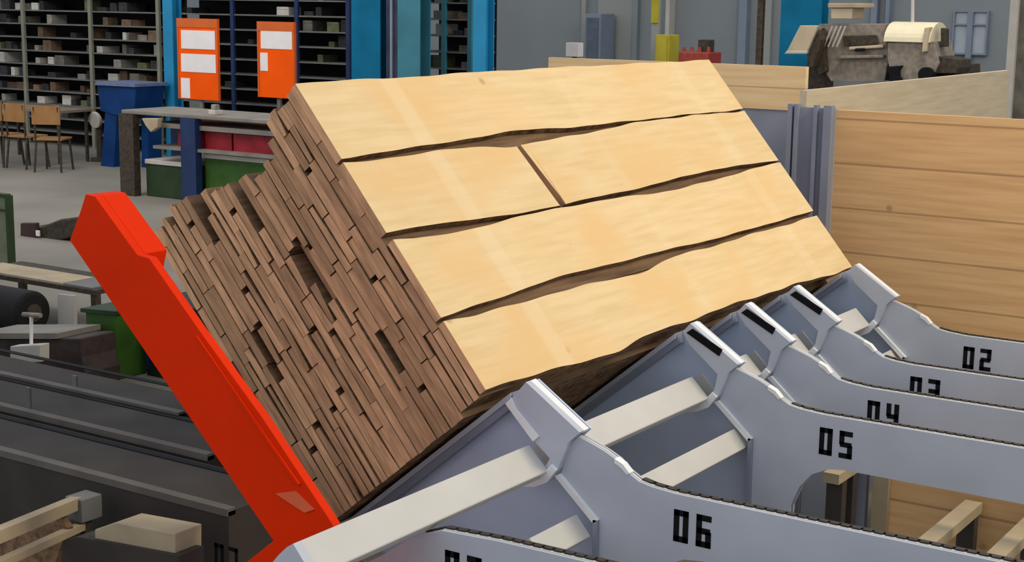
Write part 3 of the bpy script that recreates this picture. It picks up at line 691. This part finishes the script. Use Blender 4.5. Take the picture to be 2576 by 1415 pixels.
# workbench
XW = 14.0
q = lambda u, v: W(u, v, XW)
t = thing('workbench', (XW, q(500, 400)[0], 0), 'long grey workbench with a lower shelf behind the board stack', 'workbench')
yr = q(760, 290)[0]; yl_ = q(305, 288)[0]; z1 = q(500, 290)[1]; z2 = q(500, 376)[1]
MB().box((XW, yr, z1-.05), (XW+.9, yl_, z1)).build('worktop', M['bench'], t, bevel=.01)
MB().box((XW+.05, yr, z1-.20), (XW+.85, yl_-.5, z1-.14)).build('under_tray', M['bench'], t)
MB().box((XW, yr, z2-.04), (XW+.9, q(385, 376)[0], z2)).build('lower_shelf', M['bench'], t)
for u0, u1, mm in ((302, 338, 'darks'), (457, 494, 'navy'), (700, 730, 'navy')):
    MB().box((XW-.03, q(u1, 300)[0], 0), (XW+.08, q(u0, 300)[0], z1-.05)).build('leg', M[mm], t)
MB().box((XW+.8, q(340, 300)[0], 0), (XW+.88, q(315, 300)[0], z1-.05)).build('leg', M['navy'], t)
MB().box((XW+.8, yr, 0), (XW+.88, yr+.08, z1-.05)).build('leg', M['navy'], t)
for (u0, u1, v, lab) in ((430, 492, 335, 'dark red crate left of the navy leg on the workbench shelf'), (498, 565, 330, 'dark red crate in the middle of the workbench shelf'), (570, 690, 322, 'long dark red crate at the right of the workbench shelf')):
    a = q(u1, v); b = q(u0, v)
    t2 = thing('red_crate', (XW+.12, a[0], z2), lab, 'crate', 'red crates on the workbench shelf')
    mb = MB(); mb.box((XW+.12, a[0], z2), (XW+.5, b[0], z2+.02)); h = min(a[1]-z2, z1-.215-z2)
    mb.box((XW+.12, a[0], z2+.02), (XW+.14, b[0], z2+h)); mb.box((XW+.48, a[0], z2+.02), (XW+.5, b[0], z2+h))
    mb.box((XW+.14, a[0], z2+.02), (XW+.48, a[0]+.02, z2+h)); mb.box((XW+.14, b[0]-.02, z2+.02), (XW+.48, b[0], z2+h)); mb.build('crate_body', M['bred'], t2)
for (u0, u1, v0, v1, mm, lab) in ((352, 455, 412, 500, 'greend', 'dark green box under the workbench, left of the navy leg'), (500, 690, 405, 490, 'green', 'green box under the workbench, right of the navy leg')):
    a = q(u1, v0); b = q(u0, v1)
    t2 = thing('green_box', (XW, a[0], 0), lab, 'box', 'green boxes under the workbench')
    MB().box((XW+.12, a[0], 0), (XW+.7, b[0], a[1]-.06)).build('box_body', M[mm], t2, bevel=.01)
    MB().box((XW+.10, a[0], a[1]-.06), (XW+.72, b[0], a[1])).build('lid', M['white'], t2, bevel=.008)
c = q(510, 258)
t2 = thing('bench_vice', (XW+.2, c[0], z1), 'small grey tool standing on the workbench under the left orange board', 'tool')
MB().box((XW+.15, c[0]-.06, z1), (XW+.3, c[0]+.06, z1+.06)).build('tool_base', M['white'], t2, bevel=.01)
MB().box((XW+.18, c[0]-.04, z1+.06), (XW+.26, c[0]+.04, z1+.13)).build('tool_head', M['box1'], t2, bevel=.01)
c = q(400, 308)
t2 = thing('hanging_bag', (XW-.08, c[0], c[1]), 'pale pointed sack hanging below the workbench top', 'sack')
MB().prism([q(370, 297), q(412, 297), q(410, 320), q(393, 332), q(380, 315)], XW-.10, XW-.02).build('sack_body', M['tan'], t2, bevel=.01)

# left middle clutter
X1 = 10.9; q1 = lambda u, v: W(u, v, X1)
t = thing('low_trolley', (X1, q1(140, 600)[0], 0), 'low dark trolley on the floor left of the orange arm', 'trolley')
MB().prism([q1(62, 572), q1(100, 572), q1(150, 552), q1(210, 545), q1(215, 590), q1(130, 610), q1(65, 598)], X1, X1+.4).build('trolley_body', M['darks'], t, bevel=.02)
MB().prism([q1(62, 560), q1(100, 560), q1(100, 600), q1(62, 600)], X1-.06, X1).build('front_plate', mat('dark_maroon', (.05, .025, .025), .6), t, bevel=.01)
a = q1(108, 590); MB().box((X1-.08, a[0]-.03, a[1]-.01), (X1-.06, a[0]+.02, a[1]+.05)).build('white_marker', M['paper'], t)
for u, dx in ((90, .02), (190, .02), (100, .33), (190, .33)):
    c = q1(u, 600); MB().cyl((X1+dx, c[0], .05), (X1+dx+.04, c[0], .05), .05, n=16).build('wheel', M['tyre'], t)
X2 = 9.2; q2 = lambda u, v: W(u, v, X2)
t = thing('pale_partition', (X2, q2(0, 700)[0], 0), 'pale grey-green partition at the left edge of the picture', 'partition')
a = q2(16, 492); b = q2(-120, 700)
MB().box((X2, a[0], .05), (X2+.03, b[0], a[1]-.02)).build('sheet', mat('grey_green_sheet', (.17, .19, .12), .6), t)
mb = MB(); mb.box((X2-.02, a[0]-.03, 0), (X2+.05, a[0], a[1])); mb.box((X2-.02, a[0], a[1]-.02), (X2+.05, b[0], a[1]+.01)); mb.box((X2-.02, a[0], q2(0, 530)[1]), (X2, b[0], q2(0, 530)[1]+.015)); mb.build('frame', M['greend'], t)
X3 = 7.9; q3 = lambda u, v: W(u, v, X3)
t = thing('low_bench', (X3, q3(100, 700)[0], 0), 'low bench with a tan top left of the orange arm', 'bench')
zt3 = q3(100, 705)[1]
MB().box((X3, q3(235, 705)[0], zt3-.05), (X3+.55, q3(-80, 705)[0], zt3-.015)).build('frame', M['darks'], t)
MB().box((X3+.02, q3(150, 705)[0], zt3-.015), (X3+.35, q3(-80, 705)[0], zt3)).build('bench_top', M['tan'], t)
MB().box((X3+.02, q3(225, 705)[0], zt3-.015), (X3+.5, q3(155, 705)[0], zt3)).build('top_end', M['shelf'], t)
for u in (228, -70):
    for dx in (.02, .48): MB().box((X3+dx, q3(u, 705)[0]-.03, 0), (X3+dx+.05, q3(u, 705)[0]+.03, zt3-.05)).build('leg', M['darks'], t)
MB().prism([q3(160, 738), q3(202, 742), q3(202, 880), q3(178, 878), q3(178, 860), q3(162, 856)], X3-.06, X3-.03).build('white_side_board', M['white'], t)
c = q3(70, 790)
t = thing('rubber_roll', (X3-.3, c[0], 0), 'large black roll lying below the tan bench', 'roll')
rr = .17
MB().cyl((X3-.25, q3(150, 790)[0], rr), (X3-.25, q3(-60, 790)[0], rr), rr, n=40).build('roll_body', M['tyre'], t, bevel=.03)
MB().cyl((X3-.25, q3(152, 790)[0], rr), (X3-.25, q3(150, 790)[0], rr), .07, n=20).build('hub', M['darks'], t)
X4 = 6.35; q4 = lambda u, v: W(u, v, X4)
t = thing('clamp_post', (X4, q4(68, 880)[0], 0), 'small grey T-handled clamp on a block at the left', 'clamp')
MB().prism([q4(25, 872), q4(100, 868), q4(100, 912), q4(25, 916)], X4, X4+.08).build('block', M['white'], t, bevel=.006)
c = q4(66, 870); d = q4(66, 798); MB().cyl((X4+.04, *c), (X4+.04, *d), .012, n=10).build('screw', M['galv'], t)
c = q4(46, 794); d = q4(90, 797); MB().cyl((X4+.04, *c), (X4+.04, *d), .016, n=10).build('handle', M['steel'], t)
c = q4(62, 914); MB().box((X4+.02, c[0]-.05, 0), (X4+.07, c[0]+.05, c[1]+.01)).build('stem', M['beam'], t)
X5 = 6.6; q5 = lambda u, v: W(u, v, X5)
t = thing('machine_base', (X5, q5(60, 930)[0], 0), 'dark brown machine base under the clamp at the left', 'machine base')
MB().prism([q5(-60, 850), q5(200, 852), q5(205, 900), q5(215, 940), q5(215, 1000), q5(-60, 1000)], X5, X5+.3).build('base_body', mat('brown_black_steel', (.045, .03, .025), .6, var=.3, scale=9), t, bevel=.01)
MB().prism([q5(-60, 838), q5(150, 838), q5(150, 852), q5(-60, 852)], X5-.02, X5+.35).build('top_plate', M['bench'], t)
X6 = 7.0; q6 = lambda u, v: W(u, v, X6)
t = thing('green_bin', (X6, q6(250, 930)[0], 0), 'tall green bin right behind the lower part of the orange arm', 'bin')
MB().prism([q6(214, 782), q6(292, 790), q6(288, 960), q6(220, 955)], X6, X6+.3).build('bin_body', M['green'], t, bevel=.01)
MB().prism([q6(208, 775), q6(296, 783), q6(296, 793), q6(208, 785)], X6-.02, X6+.32).build('rim', M['greend'], t)
t = thing('dark_cabinet', (X6+.2, q6(340, 930)[0], 0), 'black-green cabinet between the green bin and the orange arm', 'cabinet')
MB().box((X6+.25, q6(520, 880)[0], 0), (X6+.75, q6(296, 880)[0], q6(300, 770)[1])).build('cabinet_body', mat('black_green_paint', (.012, .02, .015), .6, var=.3, scale=5), t, bevel=.01)
for u in (300, 335, 370):
    a = q6(u, 800); MB().box((X6+.235, a[0]-.012, .05), (X6+.25, a[0]+.012, a[1])).build('door_rib', M['navy'], t)

# ------------------------------------------------------------------ light
w = bpy.data.worlds.new('World'); S.world = w; w.use_nodes = True
bg = w.node_tree.nodes['Background']; bg.inputs['Color'].default_value = (.90, .95, 1.04, 1); bg.inputs['Strength'].default_value = .78
def area(name, loc, target, size, power, col):
    l = bpy.data.lights.new(name, 'AREA'); l.shape = 'RECTANGLE'; l.size = size[0]; l.size_y = size[1]; l.energy = power; l.color = col
    o = bpy.data.objects.new(name, l); COL.objects.link(o); o.location = loc
    d = Vector(target)-Vector(loc); o.rotation_euler = d.to_track_quat('-Z', 'Y').to_euler(); return o
area('gate_daylight', (7.9, -2.2, 7.2), (7, 3.7, 1.4), (2.4, 2.4), 390, (1, .84, .58))
area('added_fill_racks', (9.5, 16, 7.5), (17, 16.5, 1.4), (3, 3), 360, (1, .93, .82))  # unseen area lamp, added to brighten the orange boards and rack area
area('added_fill_machine', (16.5, 4.5, 8), (18.6, 6, 2), (2, 2), 260, (1, .92, .75))  # added lamp out of view, brightens the machine hood from above

S.view_settings.view_transform = 'Standard'; S.view_settings.look = 'None'; S.view_settings.gamma = 1; S.view_settings.exposure = 0
S.view_settings.use_curve_mapping = False
